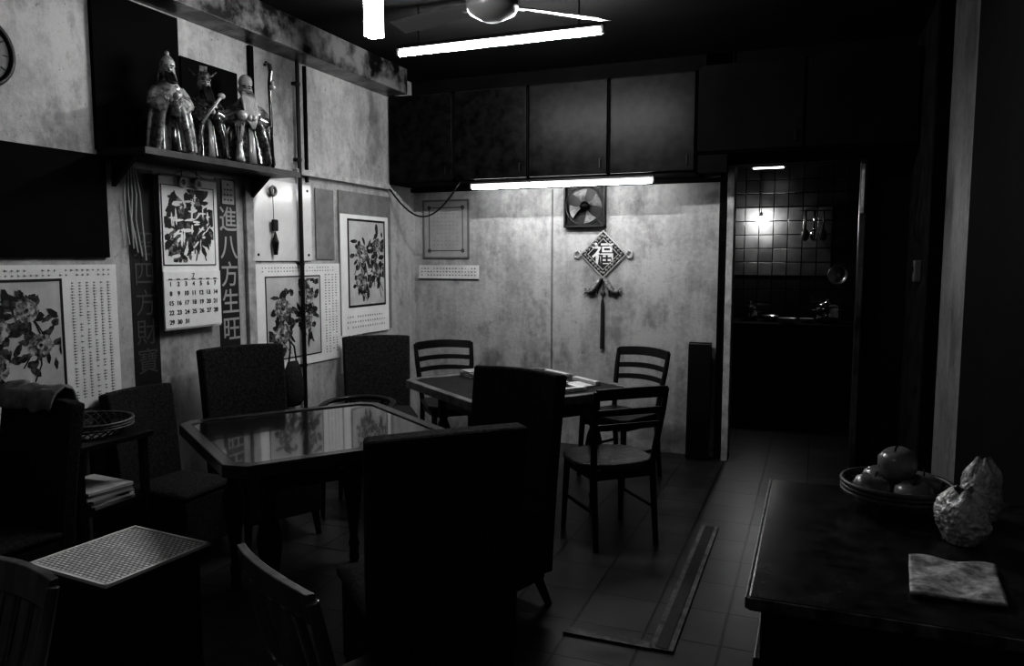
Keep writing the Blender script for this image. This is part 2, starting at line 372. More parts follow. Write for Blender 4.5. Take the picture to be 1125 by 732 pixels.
# ------------------------------------------------------------------ paintings and posters
def painting(parent,w,h,x0=0,z0=0,y=-.004,seed=1,n=4,name='painting',bg=M_paper,border=True,big=1.0,bt=.012,bold=False):
    r=random.Random(seed)
    b=B(); b.mi=0; b.box(x0,y+.001,z0,w,.001,h)
    if border:
        b.mi=2
        t=bt
        for sx in (-1,1): b.box(x0+sx*w/2,y+.0005,z0,t,.003,h+t).box(x0,y+.0005,z0+sx*h/2,w,.003,t)
    k=[0]
    def off(): k[0]+=1; return y-.0004-.000006*k[0]
    def blob(cx,cz,rx,rz,rot,mi,pt=0,N=18):
        b.mi=mi; yy=off(); P=[]
        for i in range(N):
            a=2*math.pi*i/N; q=1+r.uniform(-.16,.16)
            if pt: px=rx*math.cos(a)*q; pz=rz*math.sin(a)*abs(math.sin(a))**.5*q
            else: px=rx*math.cos(a)*q; pz=rz*math.sin(a)*q
            X=cx+px*math.cos(rot)-pz*math.sin(rot); Z=cz+px*math.sin(rot)+pz*math.cos(rot)
            X=max(-w*.47,min(w*.47,X)); Z=max(-h*.47,min(h*.47,Z))
            P.append((x0+X,yy,z0+Z))
        b.flat(P)
    cs=[]
    for i in range(n):
        cs.append(((.20 if i%2 else -.18)*w+r.uniform(-.08,.08)*w, (-.30+.62*(i+.5)/n)*h+r.uniform(-.04,.04)*h))
    u=min(w,h)
    for i in range(n*3):
        cx,cz=cs[i%n]; b.mi=2
        x2=cx+r.uniform(-.2,.2)*w; z2=max(-h*.45,cz-r.uniform(.15,.35)*h); x2=max(-w*.45,min(w*.45,x2)); t=.004
        xm=(cx+x2)/2+r.uniform(-.04,.04)*w; zm=(cz+z2)/2
        for (xa,za),(xb,zb) in (((cx,cz),(xm,zm)),((xm,zm),(x2,z2))):
            yy=off(); b.flat([(x0+xa-t,yy,z0+za),(x0+xa+t,yy,z0+za),(x0+xb+t,yy,z0+zb),(x0+xb-t,yy,z0+zb)])
    for cx,cz in cs:
        for j in range(22):
            a=r.uniform(0,6.28); d=r.uniform(.08,.27)*u
            blob(cx+d*math.cos(a),cz+d*math.sin(a),r.uniform(.04,.10)*u*big,r.uniform(.02,.045)*u*big,a+r.uniform(-.9,.9),r.choice((2,2,4,1)) if bold else r.choice((2,4,4,4)),1)
    for i,(cx,cz) in enumerate(cs):
        R=(.12 if i%2 else .15)*u
        if bold:
            for j in range(8):
                a=r.uniform(0,6.28); blob(cx+R*1.1*math.cos(a),cz+R*1.1*math.sin(a),R*r.uniform(.3,.8),R*r.uniform(.08,.18),r.choice((0,.1,1.5,1.6,.8)),0)
            continue
        for ringi in range(4):
            m_=12-2*ringi
            for j in range(m_):
                a=6.28*j/m_+ringi*.7+r.uniform(-.2,.2); d=R*(1-.26*ringi)*r.uniform(.7,.9)
                blob(cx+d*math.cos(a),cz+d*math.sin(a)*.85,R*.30,R*.22,a+1.57,r.choice((1,3,3)))
        blob(cx,cz,R*.16,R*.14,0,2)
    return b.obj(name,[bg,M_petal2,M_ink,M_petal,M_leaf],parent,recalc=False)

def marks(parent,x0,x1,z0,z1,cols,rows,m,name='printed_lines',y=-.004,fill=.55,seed=3):
    r=random.Random(seed); b=B(); cw=(x1-x0)/cols; rh=(z1-z0)/rows
    for i in range(cols):
        for j in range(rows):
            if r.random()<.08: continue
            w=cw*fill*r.uniform(.5,1); h=rh*.45
            cx=x0+cw*(i+.5); cz=z0+rh*(j+.5)
            b.box(cx,y,cz,w,.0006,h*.35).box(cx-w*.2,y,cz,w*.25,.0006,h)
    return b.obj(name,m,parent)

LW=XL+.006
def left_hang(name,label,cat,Y,Z,x=LW): return thing(name,label,cat,(x,Y,Z),90)

e=left_hang('wall_poster','large white paper wall calendar poster with flower painting','poster',2.46,1.155)
B().box(0,-.001,0,.82,.003,.70).obj('sheet',M_white,e)
painting(e,.50,.52,-.15,.02,seed=11,n=4)
marks(e,.14,.38,-.3,.27,6,40,M_mid)
marks(e,-.38,.38,.29,.335,26,2,M_grey,seed=5)
e=left_hang('wall_poster','white paper calendar poster with peony painting pinned to wall','poster',4.36,1.15)
B().box(0,-.001,0,.96,.003,.70).obj('sheet',M_white,e)
painting(e,.58,.55,-.07,-.01,seed=21,n=4,bt=.008)
marks(e,.27,.44,-.3,.28,4,30,M_mid)
marks(e,-.40,.40,.29,.335,26,2,M_grey,seed=6)
e=left_hang('wall_poster','tall white calendar poster with vertical flower painting on grey board','poster',5.18,1.45)
B().box(.02,-.003,.05,.74,.006,1.08).obj('backing_board',M_grey,e)
B().box(0,-.008,-.04,.68,.003,.92).obj('sheet',M_white,e)
painting(e,.52,.66,.02,.05,y=-.011,seed=33,n=4,border=True,bt=.016)
marks(e,-.28,.28,-.46,-.34,16,3,M_grey,y=-.0105)
e=left_hang('paper_sheet','wide plain pale paper sheet taped low on wall','paper',4.98,.98,x=XL+.0005)
B().box(0,-.001,0,.30,.002,.62).obj('sheet',M_white,e)
marks(e,-.12,.12,-.28,.28,4,26,M_grey,y=-.003)
e=left_hang('notice_sheet','glossy pale notice sheet stuck on the wall','paper',4.2,1.78)
B().box(0,-.002,0,.60,.004,.52).obj('sheet',mat('glossy_white_sheet',.66,.2,var=.08,scale=4),e)
for sx in (-.26,.26):
    for sz in (-.22,.22): B().tube([(sx,-.004,sz),(sx,-.008,sz)],.009,10).obj('pin',M_ink,e)
e=left_hang('notice_sheet','small grey notice sheet stuck on the wall','paper',4.66,1.78)
B().box(0,-.002,0,.22,.004,.50).obj('sheet',M_grey,e)
e=left_hang('hanging_charm','small hanging charm with ring, black block and tassel','ornament',4.08,1.95,x=XL+.022)
b=B(); b.tube([(0,0,.06),(0,-.004,-.18)],.002,6); b.obj('cord',M_ink,e)
B().tube([(.026*math.cos(a),-.006,.02+.026*math.sin(a)) for a in [6.283*k/20 for k in range(20)]],.010,8,closed=True).obj('ring',M_grey,e,smooth=True)
B().box(0,-.012,-.20,.05,.02,.075).obj('block',M_ink,e,bev=.008)
B().tube([(0,-.012,-.24),(0,-.012,-.28),(0,-.012,-.31),(0,-.012,-.39)],[.004,.014,.022,.012],10).obj('tassel',M_black,e)

# couplet strips
e=left_hang('couplet_strip','dark vertical couplet strip with pale Chinese characters','banner',3.675,1.47,x=XL+.0005)
B().box(0,-.001,0,.17,.003,1.08).obj('sheet',M_strip,e)
for i,ch in enumerate('進八方生旺'): text(ch,.158,M_gold,e,(0.01,-.004,.29-.165*i),wx=.95,off=.0015)
e=left_hang('couplet_strip','dark vertical couplet strip with faint Chinese characters','banner',3.05,1.40,x=XL+.0005)
B().box(0,-.001,0,.17,.003,1.2).obj('sheet',M_strip,e)
for i,ch in enumerate('招四方財寶'): text(ch,.145,M_faint,e,(0,-.004,.20-.155*i))
e=left_hang('string_bundle','bunch of pale dangling strings hung under shelf','string',2.99,1.985,x=XL+.012)
b=B()
for k in range(5):
    x=-.06+.025*k
    b.tube([(x*.5,0,.03),(x,-.01,-.12),(x*.9+.012*math.sin(k*2),-.006,-.25),(x+.02,-.01,-.38-.02*k)],.004,6)
b.box(0,0,.03,.10,.02,.012)
b.obj('strings',M_paper,e)
e=left_hang('paper_charm','small pale printed paper charm above dark couplet strip','paper',3.69,1.93,x=XL+.005)
B().box(0,-.001,0,.10,.003,.14).obj('sheet',M_paper,e)
marks(e,-.04,.04,-.06,.06,3,4,M_ink,y=-.003,fill=.9)

# hanging calendar
e=left_hang('wall_calendar','hanging wall calendar with bold ink picture above white date pad','calendar',3.34,1.56,x=XL+.045)
B().box(0,-.001,.0,.42,.004,.83).obj('backing_sheet',M_white,e)
painting(e,.38,.43,-.01,.155,y=-.006,seed=51,n=6,bg=M_white,name='picture',big=1.5,bt=.004,bold=True)
B().box(0,-.006,-.25,.42,.006,.31).obj('date_pad',M_white,e)
B().tube([(-.2,0,.42),(.2,0,.42)],.008,8).obj('top_bar',M_metal,e)
B().tube([(-.12,0,.425),(0,.0,.47),(.12,0,.425)],.002,6).obj('hanging_cord',M_ink,e)
text('7',.040,M_ink,e,(.0,-.0105,-.122))
for d in range(1,32):
    c=(d-1)%7; r_=(d-1)//7
    text(str(d),.034,M_ink,e,(-.165+.055*c,-.0105,-.165-.052*r_),name='date_number',off=.0005)
b=B().box(0,-.0095,-.142,.38,.001,.002)
for i in range(7): b.box(-.165+.055*i,-.0095,-.15+.012,.025,.001,.006)
b.obj('heading_line',M_mid,e)
for dx in (-.06,.05):
    e=left_hang('hanging_coin','small round pale coin charm hanging under shelf','ornament',3.34+dx,1.950,x=XL+.055)
    B().tube([(.022*math.cos(a),-.006,.022*math.sin(a)) for a in [6.283*k/20 for k in range(20)]],.009,8,closed=True).obj('ring',M_paper,e,smooth=True)
    B().cyl((0,-.006,.02),(0,0,.084),.002,n=6).obj('cord',M_ink,e)

# clock
e=left_hang('wall_clock','round wall clock with thick black rim and pale dial','clock',2.235,2.40,x=XL+.01)
B().tube([(0,0,0),(0,-.02,0)],.13,32).obj('dial',M_grey,e)
B().tube([(.14*math.cos(a),-.02,.14*math.sin(a)) for a in [6.283*k/40 for k in range(40)]],.014,8,closed=True).obj('rim',M_black,e,smooth=True)
b=B()
for k in range(12):
    a=k*math.pi/6; b.box(.11*math.cos(a),-.0225,.11*math.sin(a),.02,.002,.004,ry=-a)
b.obj('hour_marks',M_ink,e)
B().box(.03,-.026,.02,.075,.002,.008,ry=-.6).obj('hour_hand',M_ink,e)
B().box(-.02,-.029,.04,.10,.002,.005,ry=1.1).obj('minute_hand',M_ink,e)

# framed certificate on back wall
e=thing('certificate','pale framed certificate with printed border on back wall','picture',(-2.99,YB-.001,1.79))
b=B()
for sx in (-1,1): b.box(sx*.215,-.006,0,.016,.014,.50).box(0,-.006,sx*.245,.44,.014,.016)
b.obj('frame',mat('grey_frame',.14,.4),e,bev=.002)
B().box(0,-.002,0,.42,.004,.48).obj('sheet',mat('certificate_paper',.30,.4,var=.1,scale=6),e)
b=B()
for sx in (-1,1): b.box(sx*.16,-.0045,0,.008,.001,.37).box(0,-.0045,sx*.185,.33,.001,.008)
for sx in (-1,1):
    for sz in (-1,1): b.tube([(sx*.16,-.0045,sz*.185),(sx*.16,-.0058,sz*.185)],.018,10)
b.obj('printed_border',M_mid,e)
marks(e,-.13,.13,-.15,.15,7,9,mat('pale_print',.22,.6),y=-.0045)
e=thing('strip_calendar','narrow horizontal printed number strip on back wall','calendar',(-2.97,YB-.0005,1.42))
B().box(0,-.001,0,.58,.003,.12).obj('sheet',M_paper,e)
marks(e,-.27,.27,-.04,.045,18,3,M_mid,y=-.003,fill=.7)
B().box(0,-.003,-.062,.58,.008,.01).obj('bottom_bar',M_ink,e)

# lucky knot ornament
e=thing('lucky_ornament','diamond-shaped lucky hanging ornament with character, fish and tassel','ornament',(-1.585,YB-.008,1.570))
M_orn=mat('ornament_pale',.38,.35)
b=B(); b.box(0,0,0,.25,.014,.25,ry=math.pi/4); b.obj('diamond_plaque',mat('plaque_dark',.03,.4),e,bev=.004)
def dia(R,t): 
    k=int(t*4)%4; f=t*4-int(t*4); a0=math.pi/2*k; a1=a0+math.pi/2
    return (R*(math.cos(a0)*(1-f)+math.cos(a1)*f), R*(math.sin(a0)*(1-f)+math.sin(a1)*f))
b=B()
for R,th in ((.185,.007),(.125,.006)):
    b.tube([(*[dia(R,k/4)[0]],-.014,dia(R,k/4)[1]) for k in range(4)],th,6,closed=True)
for k in range(28):
    x,z=dia(.155,k/28+.012); q=(math.pi/4 if (k//7)%2 else -math.pi/4)
    b.box(x,-.014,z,.022,.008,.008,ry=q).box(x,-.014,z,.008,.008,.024,ry=q)
for sx in (-1,1):
    b.tube([(sx*.185,-.01,.0),(sx*.205,-.01,.03),(sx*.235,-.01,.02),(sx*.235,-.01,-.02),(sx*.205,-.01,-.03)],.009,6,closed=True)
b.tube([(0,-.01,.185),(.02,-.01,.197),(0,-.01,.208),(-.02,-.01,.197)],.005,6,closed=True)
b.obj('fretwork_border',M_orn,e,smooth=True)
text('福',.185,mat('fu_character',.65,.4),e,(0,-.013,-.005),ext=.002,off=.002)
for sx in (-1,1):
    b=B()
    q=.74
    b.tube([(sx*.008*q,-.016,-.185),(sx*.045*q,-.02,-.215),(sx*.075*q,-.022,-.255),(sx*.115*q,-.022,-.290),(sx*.155*q,-.02,-.300),(sx*.180*q,-.016,-.285)],[.020,.040,.048,.044,.030,.014],12,flat=.45)
    for k in range(6): b.ball((sx*(.030+.016*k),-.042,-.215-.015*k),.012,.007,.010,n=8)
    for k in range(3): b.tube([(sx*.125,-.016,-.29),(sx*(.145),-.016,-.27-.02*k),(sx*(.160),-.016,-.255-.035*k)],[.012,.010,.004],8,flat=.5)
    b.tube([(sx*.05,-.016,-.26),(sx*.055,-.016,-.31),(sx*.045,-.016,-.33)],[.012,.014,.004],8,flat=.5)
    b.obj('fish',mat('fish_relief',.20,.3,var=.8,scale=50),e,smooth=True)
B().ball((0,-.01,-.31),.022,.014,.022).tube([(0,-.01,-.17),(0,-.01,-.38)],.005,6).obj('knot',M_mid,e)
B().tube([(0,-.012,-.36),(0,-.012,-.40),(0,-.012,-.76)],[.008,.014,.017],10).obj('tassel',mat('tassel_dark',.02,.7),e)
# black wire
P=[]
for i in range(17):
    t=i/16; P.append((XL+.006+t*.65, 5.53+.03*t, 2.138-.22*(1-(2*t-1)**2)*(1+.2*math.sin(3*t))))
tag(B().tube(P,.007,6).obj('power_cable',M_black,smooth=True),'sagging black power cable looped below cabinets','cable')

# wall switch
e=thing('wall_switch','small pale switch box fixed on dim wall','switch',(XR-.04,5.22,1.46),-90)
B().box(0,-.02,0,.09,.04,.13).obj('switch_box',mat('switch_grey',.14,.4),e,bev=.006)
B().box(0,-.043,.01,.025,.01,.04).obj('toggle',M_black,e)

# ------------------------------------------------------------------ altar shelf and figurines
e=thing('altar_shelf','dark wooden wall shelf carrying three deity figurines','shelf',(XL,3.39,2.05),90)
B().box(0,-.155,0,1.18,.31,.03).obj('board',M_wood,e,bev=.004)
for sx in (-.5,.5):
    B().prism([(0,0),(.16,0),(0,.14)],-.012,.012).obj('bracket',M_black,e).matrix_local=Matrix.Translation((sx,0,-.015))@Matrix(((0,0,1,0),(-1,0,0,0),(0,-1,0,0),(0,0,0,1)))
B().box(0,-.31,.0,1.18,.012,.032).obj('front_lip',mat('shelf_lip',.03,.35,var=.5,scale=10),e)
e=thing('backing_panel','tall black backing panel behind deity figurines','panel',(XL,3.06,2.45),90)
B().box(0,-.012,0,.54,.022,.77).obj('panel_sheet',M_board,e)
e=thing('backing_panel','dark carved backing panel behind deity figurines','panel',(XL,3.56,2.36),90)
B().box(0,-.014,0,.44,.026,.56).obj('panel_sheet',M_board,e)

def figurine(kind,label,Y,h,rz,glaze,X=XL+.17,wd=1.0):
    e=thing('deity_figurine',label,'figurine',(X,Y,2.066),rz,'three deity figurines on the altar shelf')
    sc=h/.5
    e.scale=(wd,1,1)
    def ringp(z,rx,ry,cy,amp,N=96,fr=11):
        w=amp*(math.sin(1)*0)
        return [Vector((rx*(1+amp*math.sin(fr*a+z*3+.9*math.sin(2*a)))*math.cos(a),cy+ry*(1+amp*math.sin(fr*a+z*3+.9*math.sin(2*a)))*math.sin(a),z))*sc for a in [2*math.pi*k/N for k in range(N)]]
    b=B()
    prof=[(.0,.120,.084,0,.09),(.02,.120,.086,0,.11),(.07,.110,.080,0,.10),(.13,.100,.074,0,.09),(.20,.090,.068,0,.07),(.26,.086,.064,0,.04),(.31,.086,.058,0,.0),(.35,.076,.050,.0,.0),(.38,.056,.042,0,.0),(.40,.032,.030,0,0),(.415,.022,.022,-.004,0),(.43,.018,.018,-.006,0)]
    b.loft([ringp(*p) for p in prof])
    for sx in (-1,1):
        arm=[(sx*.056,0,.355),(sx*.078,-.01,.31),(sx*.082,-.035,.265),(sx*.054,-.075,.255),(sx*.018,-.095,.275)]
        b.tube([Vector(p)*sc for p in arm],[q*sc for q in (.026,.034,.042,.044,.034)],14)
        drape=[(sx*.036,-.082,.26),(sx*.052,-.088,.20),(sx*.066,-.090,.13),(sx*.078,-.088,.06),(sx*.084,-.088,.015)]
        b.tube([Vector(p)*sc for p in drape],[q*sc for q in (.032,.038,.038,.034,.026)],14,flat=.5)
        b.tube([Vector(p)*sc for p in ((sx*.07,-.03,.30),(sx*.100,-.03,.20),(sx*.112,-.03,.10),(sx*.118,-.03,.02))],[q*sc for q in (.018,.020,.020,.022)],10,flat=.7)
    for k in range(3):   # overlapping collar folds
        z=.375-.03*k; rr=.05+.012*k
        b.tube([Vector((rr*math.cos(a),-.01+rr*.9*math.sin(a),z-.03*(math.sin(a)<0)*abs(math.sin(a))))*sc for a in [math.pi+math.pi*j/10 for j in range(11)]],.007*sc,6)
    b.obj('robe_body',glaze,e,remesh=.0042)
    B().tube([Vector(p)*sc for p in ((0,-.070,.24),(0,-.098,.17),(0,-.102,.09),(0,-.106,.015))],[q*sc for q in (.012,.014,.017,.020)],10,flat=.3).obj('sash',M_skin if kind!=1 else M_ceram2,e,smooth=True)
    b=B().ball(Vector((-.012,-.128,.275))*sc,.013*sc,.012*sc,.017*sc,n=10).ball(Vector((.006,-.13,.275))*sc,.013*sc,.012*sc,.017*sc,n=10)
    b.obj('hands',M_skin,e,smooth=True)
    B().lathe([(.13*sc,0),(.13*sc,.008),(.12*sc,.016)],n=28,sy=.8).obj('plinth',M_ink,e)
    hz=.452; hs=.86/max(1,wd**.5)
    b=B(); b.loft([[Vector((hs*r*math.cos(a),-.008+hs*r*1.05*math.sin(a),z))*sc for a in [2*math.pi*k/20 for k in range(20)]] for r,z in ((.014,hz-.042),(.030,hz-.03),(.039,hz-.01),(.040,hz+.01),(.035,hz+.03),(.020,hz+.045),(.004,hz+.05))])
    b.tube([Vector(p)*sc for p in ((0,-.039,hz+.012),(0,-.052,hz-.006),(0,-.045,hz-.010))],[q*sc for q in (.005,.008,.005)],8)
    for sx in (-1,1):
        b.ball(Vector((sx*.036*hs*1.1,-.005,hz))*sc,.006*sc,.009*sc,.018*sc,n=8)
        b.ball(Vector((sx*.015,-.040,hz-.004))*sc,.009*sc,.007*sc,.009*sc,n=8)
    if kind==3: b.ball(Vector((0,-.012,hz+.046))*sc,.035*sc,.037*sc,.046*sc)
    b.obj('head',M_skin,e,remesh=.0035)
    b=B()
    for sx in (-1,1):
        b.ball(Vector((sx*.013,-.0440,hz+.008))*sc,.006*sc,.004*sc,.003*sc,n=8)
        b.tube([Vector((sx*.006,-.045,hz+.020))*sc,Vector((sx*.024,-.038,hz+.019))*sc],.003*sc,6)
    b.tube([Vector((-.008,-.045,hz-.020))*sc,Vector((0,-.047,hz-.023))*sc,Vector((.008,-.045,hz-.020))*sc],.003*sc,6)
    b.obj('painted_face',M_ink,e)
    L={1:.05,2:.10,3:.20}[kind]; w_={1:.55,2:.6,3:.75}[kind]
    b=B()
    for k in range(-4,5):
        b.tube([Vector((k*.007*w_,-.040,hz-.026+.003*abs(k)))*sc,Vector((k*.010*w_,-.066,hz-.055))*sc,Vector((k*.009*w_,-.106,hz-.05-L*.6))*sc,Vector((k*.002*w_,-.138 if L>.12 else -.10,hz-.04-L))*sc],[q*sc*w_ for q in (.008,.012,.011,.002)],8)
    b.obj('beard',M_beard if kind==3 else M_ink,e,smooth=True)
    if kind==1:
        B().lathe([(.036*sc,(hz+.012)*sc),(.042*sc,(hz+.022)*sc),(.040*sc,(hz+.045)*sc),(.030*sc,(hz+.062)*sc),(.020*sc,(hz+.072)*sc),(.012*sc,(hz+.082)*sc)],n=20).ball(Vector((0,0,hz+.090))*sc,.014*sc).obj('cap',M_ceram1,e,smooth=True)
        b=B()
        for sx in (-1,1): b.tube([Vector((sx*.034,.01,hz+.02))*sc,Vector((sx*.044,.012,hz-.03))*sc,Vector((sx*.052,.0,hz-.09))*sc],[.008*sc,.010*sc,.006*sc],8,flat=.5)
        b.obj('cap_ribbons',M_ceram1,e,smooth=True)
        B().tube([Vector(p)*sc for p in ((.0,-.135,.19),(.01,-.138,.27))],[.030*sc,.020*sc],12).obj('held_child_robe',M_ceram3,e,smooth=True)
        B().ball(Vector((.01,-.14,.295))*sc,.020*sc).obj('held_child_head',M_skin,e,smooth=True)
    if kind==2:
        b=B().lathe([(.037*sc,(hz+.015)*sc),(.043*sc,(hz+.03)*sc),(.040*sc,(hz+.055)*sc),(.030*sc,(hz+.07)*sc)],n=20)
        b.box(0,.012*sc,(hz+.080)*sc,.048*sc,.034*sc,.055*sc)
        for sx in (-1,1): b.tube([Vector((sx*.028,.02,hz+.045))*sc,Vector((sx*.060,.02,hz+.06))*sc,Vector((sx*.085,.02,hz+.085))*sc],[.006*sc,.013*sc,.008*sc],8,flat=.4)
        b.obj('winged_hat',M_ceram3,e,bev=.003)
        B().tube([Vector(p)*sc for p in ((-.06,-.135,.20),(-.01,-.14,.28),(.05,-.135,.36))],[.008*sc,.008*sc,.010*sc],8).ball(Vector((.055,-.135,.37))*sc,.024*sc,.012*sc,.018*sc).obj('sceptre',M_skin,e,smooth=True)
    if kind==3:
        B().tube([Vector(p)*sc for p in ((.098,-.105,.0),(.094,-.11,.25),(.092,-.10,.48),(.100,-.10,.56),(.095,-.10,.60),(.080,-.10,.61),(.070,-.10,.59))],[.008*sc,.008*sc,.009*sc,.012*sc,.012*sc,.010*sc,.007*sc],8).obj('staff',mat('staff_glaze',.03,.2,coat=1),e,smooth=True)
        B().ball(Vector((.104,-.112,.47))*sc,.016*sc).ball(Vector((.104,-.112,.495))*sc,.010*sc).obj('gourd',M_skin,e,smooth=True)
        B().ball(Vector((-.05,-.125,.285))*sc,.026*sc,.028*sc,.030*sc).obj('peach',M_skin,e,smooth=True)
    return e
figurine(1,'pale glazed ceramic deity figurine with round cap holding child',3.10,.475,58,M_ceram1)
figurine(2,'dark glazed ceramic deity figurine with winged hat and sceptre',3.35,.455,62,M_ceram2,wd=1.0)
figurine(3,'grey glazed bald bearded deity figurine leaning on dark staff',3.68,.49,58,M_ceram3,X=XL+.168,wd=1.22)
e=thing('incense_vase','small dark vase with incense sticks between figurines','vase',(XL+.27,3.50,2.066))
B().lathe([(.025,0),(.03,.02),(.025,.06),(.015,.10),(.022,.12)],n=20).obj('vase_body',M_metal,e,smooth=True)
b=B()
for k in range(5): b.cyl((0,0,.1),(.02*math.cos(k*1.3),.02*math.sin(k*1.3),.22),.0025,n=6)
b.obj('incense_sticks',M_grey,e)

# ------------------------------------------------------------------ fabric chairs
def fabric_chair(label,loc,rz):
    e=thing('upholstered_chair',label,'chair',(loc[0],loc[1],0),rz,'high-backed upholstered chairs')
    b=B().prism([(-.225,-.20),(.225,-.20),(.215,.22),(-.215,.22)],.14,.44); b.obj('skirt',M_fabric,e,bev=.012)
    def top(u,v):
        x=(u-.5)*.46; y=-.205+v*.43; z=.455+.03*(1-(2*u-1)**4)*(1-(2*v-1)**4); return Vector((x,y,z))
    B().surf(top,12,12).obj('seat',M_fabric,e,solid=.03,smooth=True)
    def bk(u,v):
        w=.46+.035*v; x=(u-.5)*w; y=-.235-.03*v-.05*v*v+.025*(2*u-1)**2
        z=.16+.87*v+(.008*(1-(2*u-1)**2) if v>.95 else 0); return Vector((x,y,z))
    B().surf(bk,12,16).obj('backrest',M_fabric,e,solid=.065,bev=.012)
    for sx in (-1,1):
        for sy in (-1,1):
            B().tube([(sx*.19,sy*.175,.16),(sx*.205,sy*.19-(.06 if sy<0 else 0),0)],[.024,.016],8).obj('leg',M_wood,e)
    return e
fc=fabric_chair('high-backed dark fabric chair drawn up to glossy table',(-1.19,2.17),46)
clone(fc,(-1.325,2.93,0),163,'high-backed dark fabric chair standing between the two tables')
clone(fc,(-2.80,3.37,0),-116,'high-backed dark fabric chair between glossy table and wall')
clone(fc,(-2.86,4.68,0),-143,'dark fabric chair near wall beside mahjong table').scale=(1,1,.93)
clone(fc,(-3.02,1.93,0),176,'dark fabric chair with pale cloth over its back').scale=(.93,1,.92)
clone(fc,(-2.97,2.915,0),-90,'lower dark fabric chair pushed against plaster wall').scale=(.84,.92,.84)

# ------------------------------------------------------------------ wooden chairs
def wood_chair(label,loc,rz,slats='h',round_seat=False,h=.87):
    e=thing('wooden_chair',label,'chair',(loc[0],loc[1],0),rz)
    if round_seat:
        P=[(.23*math.copysign(abs(math.cos(a))**.75,math.cos(a)),.02+.22*math.copysign(abs(math.sin(a))**.75,math.sin(a))) for a in [6.283*k/32 for k in range(32)]]
    else: P=[(-.19,-.19),(.19,-.19),(.215,.17),(.18,.21),(-.18,.21),(-.215,.17)]
    B().prism(P,.425,.455).obj('seat',mat('ribbed_seat',.06,.25,var=.8,scale=14,stretch=(1,9,1)) if round_seat else M_wood,e,bev=.008)
    for sx in (-1,1): B().tube([(sx*.17,.17,.43),(sx*.185,.19,0)],[.02,.014],8).obj('leg',M_wood,e)
    for sx in (-1,1): B().tube([(sx*.175,-.17,.44),(sx*.18,-.215,0)],[.019,.015],8).obj('leg',M_wood,e)
    b=B().box(0,.17,.395,.34,.022,.05).box(0,-.17,.395,.34,.022,.05)
    for sx in (-1,1): b.box(sx*.17,0,.395,.022,.34,.05)
    b.obj('seat_frame',M_wood,e)
    for sx in (-1,1): B().cyl((sx*.18,.18,.2),(sx*.18,-.19,.2),.010,n=8).obj('stretcher',M_wood,e)
    bow0=.05 if slats=='h' else .025
    b=B()
    for sx in (-1,1): b.tube([(sx*.175,-.17,.42),(sx*.185,-.19,.55),(sx*.20,-.225,.72),(sx*.205,-.255,h-.01)],[.018,.018,.017,.015],8)
    def sl(z,hh,bow=bow0):
        def yy(z): return -.18-.08*max(0,(z-.5)/.37)
        def fn(u,v):
            x=(u-.5)*.41; zz=z+(v-.5)*hh; return Vector((x,yy(zz)-bow*(1-(2*u-1)**2),zz+.012*(1-(2*u-1)**2)))
        return fn
    def slab(fn,th=.016,nu=10):
        rings=[]
        for i in range(nu+1):
            u=i/nu; lo=fn(u,0); hi=fn(u,1); o=Vector((0,th/2,0)); rings.append([lo-o,lo+o,hi+o,hi-o])
        b.loft(rings)
    slab(sl(h-.03,.06 if slats=='h' else .075),.022)
    if slats=='h':
        slab(sl(h-.13,.035)); slab(sl(h-.21,.035))
    else:
        slab(sl(.56,.04),.02)
        for k in range(6):
            x=-.145+.058*k; q=(1-(x/.2)**2)*.7
            b.loft([[Vector((x-.017,-.19-.03*q-.006,.56)),Vector((x+.017,-.19-.03*q-.006,.56)),Vector((x+.017,-.19-.03*q+.006,.56)),Vector((x-.017,-.19-.03*q+.006,.56))],
                    [Vector((x*1.05-.017,-.255-.03*q-.006,h-.05)),Vector((x*1.05+.017,-.255-.03*q-.006,h-.05)),Vector((x*1.05+.017,-.255-.03*q+.006,h-.05)),Vector((x*1.05-.017,-.255-.03*q+.006,h-.05))]])
    b.obj('backrest',M_woodm if slats=='v' else M_wood,e,bev=.003)
    return e
c1=wood_chair('dark wooden chair with round seat and curved slatted back',(-1.03,4.05),42,'h',True)
c2=wood_chair('dark wooden slat-back chair beside the mahjong table',(-1.25,5.2),153,'h')
c2.scale=(1.1,1,1.02)
clone(c2,(-2.53,5.17,0),-138,'dark wooden slat-back chair near corner of room')
c3=wood_chair('worn wooden chair with vertical back slats',(-.99,1.575),-28,'v',h=.86)
c3.scale=(.92,1,.97)
clone(c3,(-1.79,.93,0),180,'worn wooden slatted chair beside low stool').scale=(.92,1,.92)
# armchair with curved arm rail
e=thing('wooden_armchair','dark wooden armchair with curved horizontal arm rail','chair',(-2.56,3.92,0),-164)
e.scale=(.88,.88,.93)
B().prism([(-.2,-.19),(.2,-.19),(.2,.2),(-.2,.2)],.40,.44).obj('seat',M_wood,e,bev=.01)
for sx in (-1,1):
    for sy in (-1,1): B().tube([(sx*.19,sy*.18,.41),(sx*.2,sy*.19,0)],[.02,.015],8).obj('leg',M_wood,e)
P=[(.24*math.cos(a),-.02+.22*math.sin(a),.70+.01*abs(math.sin(a))) for a in [math.pi+math.pi*k/16 for k in range(17)]]
P=[(-.235,.2,.68),(-.24,.1,.69)]+P+[(.24,.1,.69),(.235,.2,.68)]
B().tube(P,.022,10,flat=.7).obj('arm_rail',M_wood,e,smooth=True)
for k in range(4):
    a=math.pi+math.pi*k/3; B().cyl((.19*math.cos(a),-.02+.17*math.sin(a),.43),(.235*math.cos(a),-.02+.215*math.sin(a),.70),.011,n=8).obj('spindle',M_wood,e)

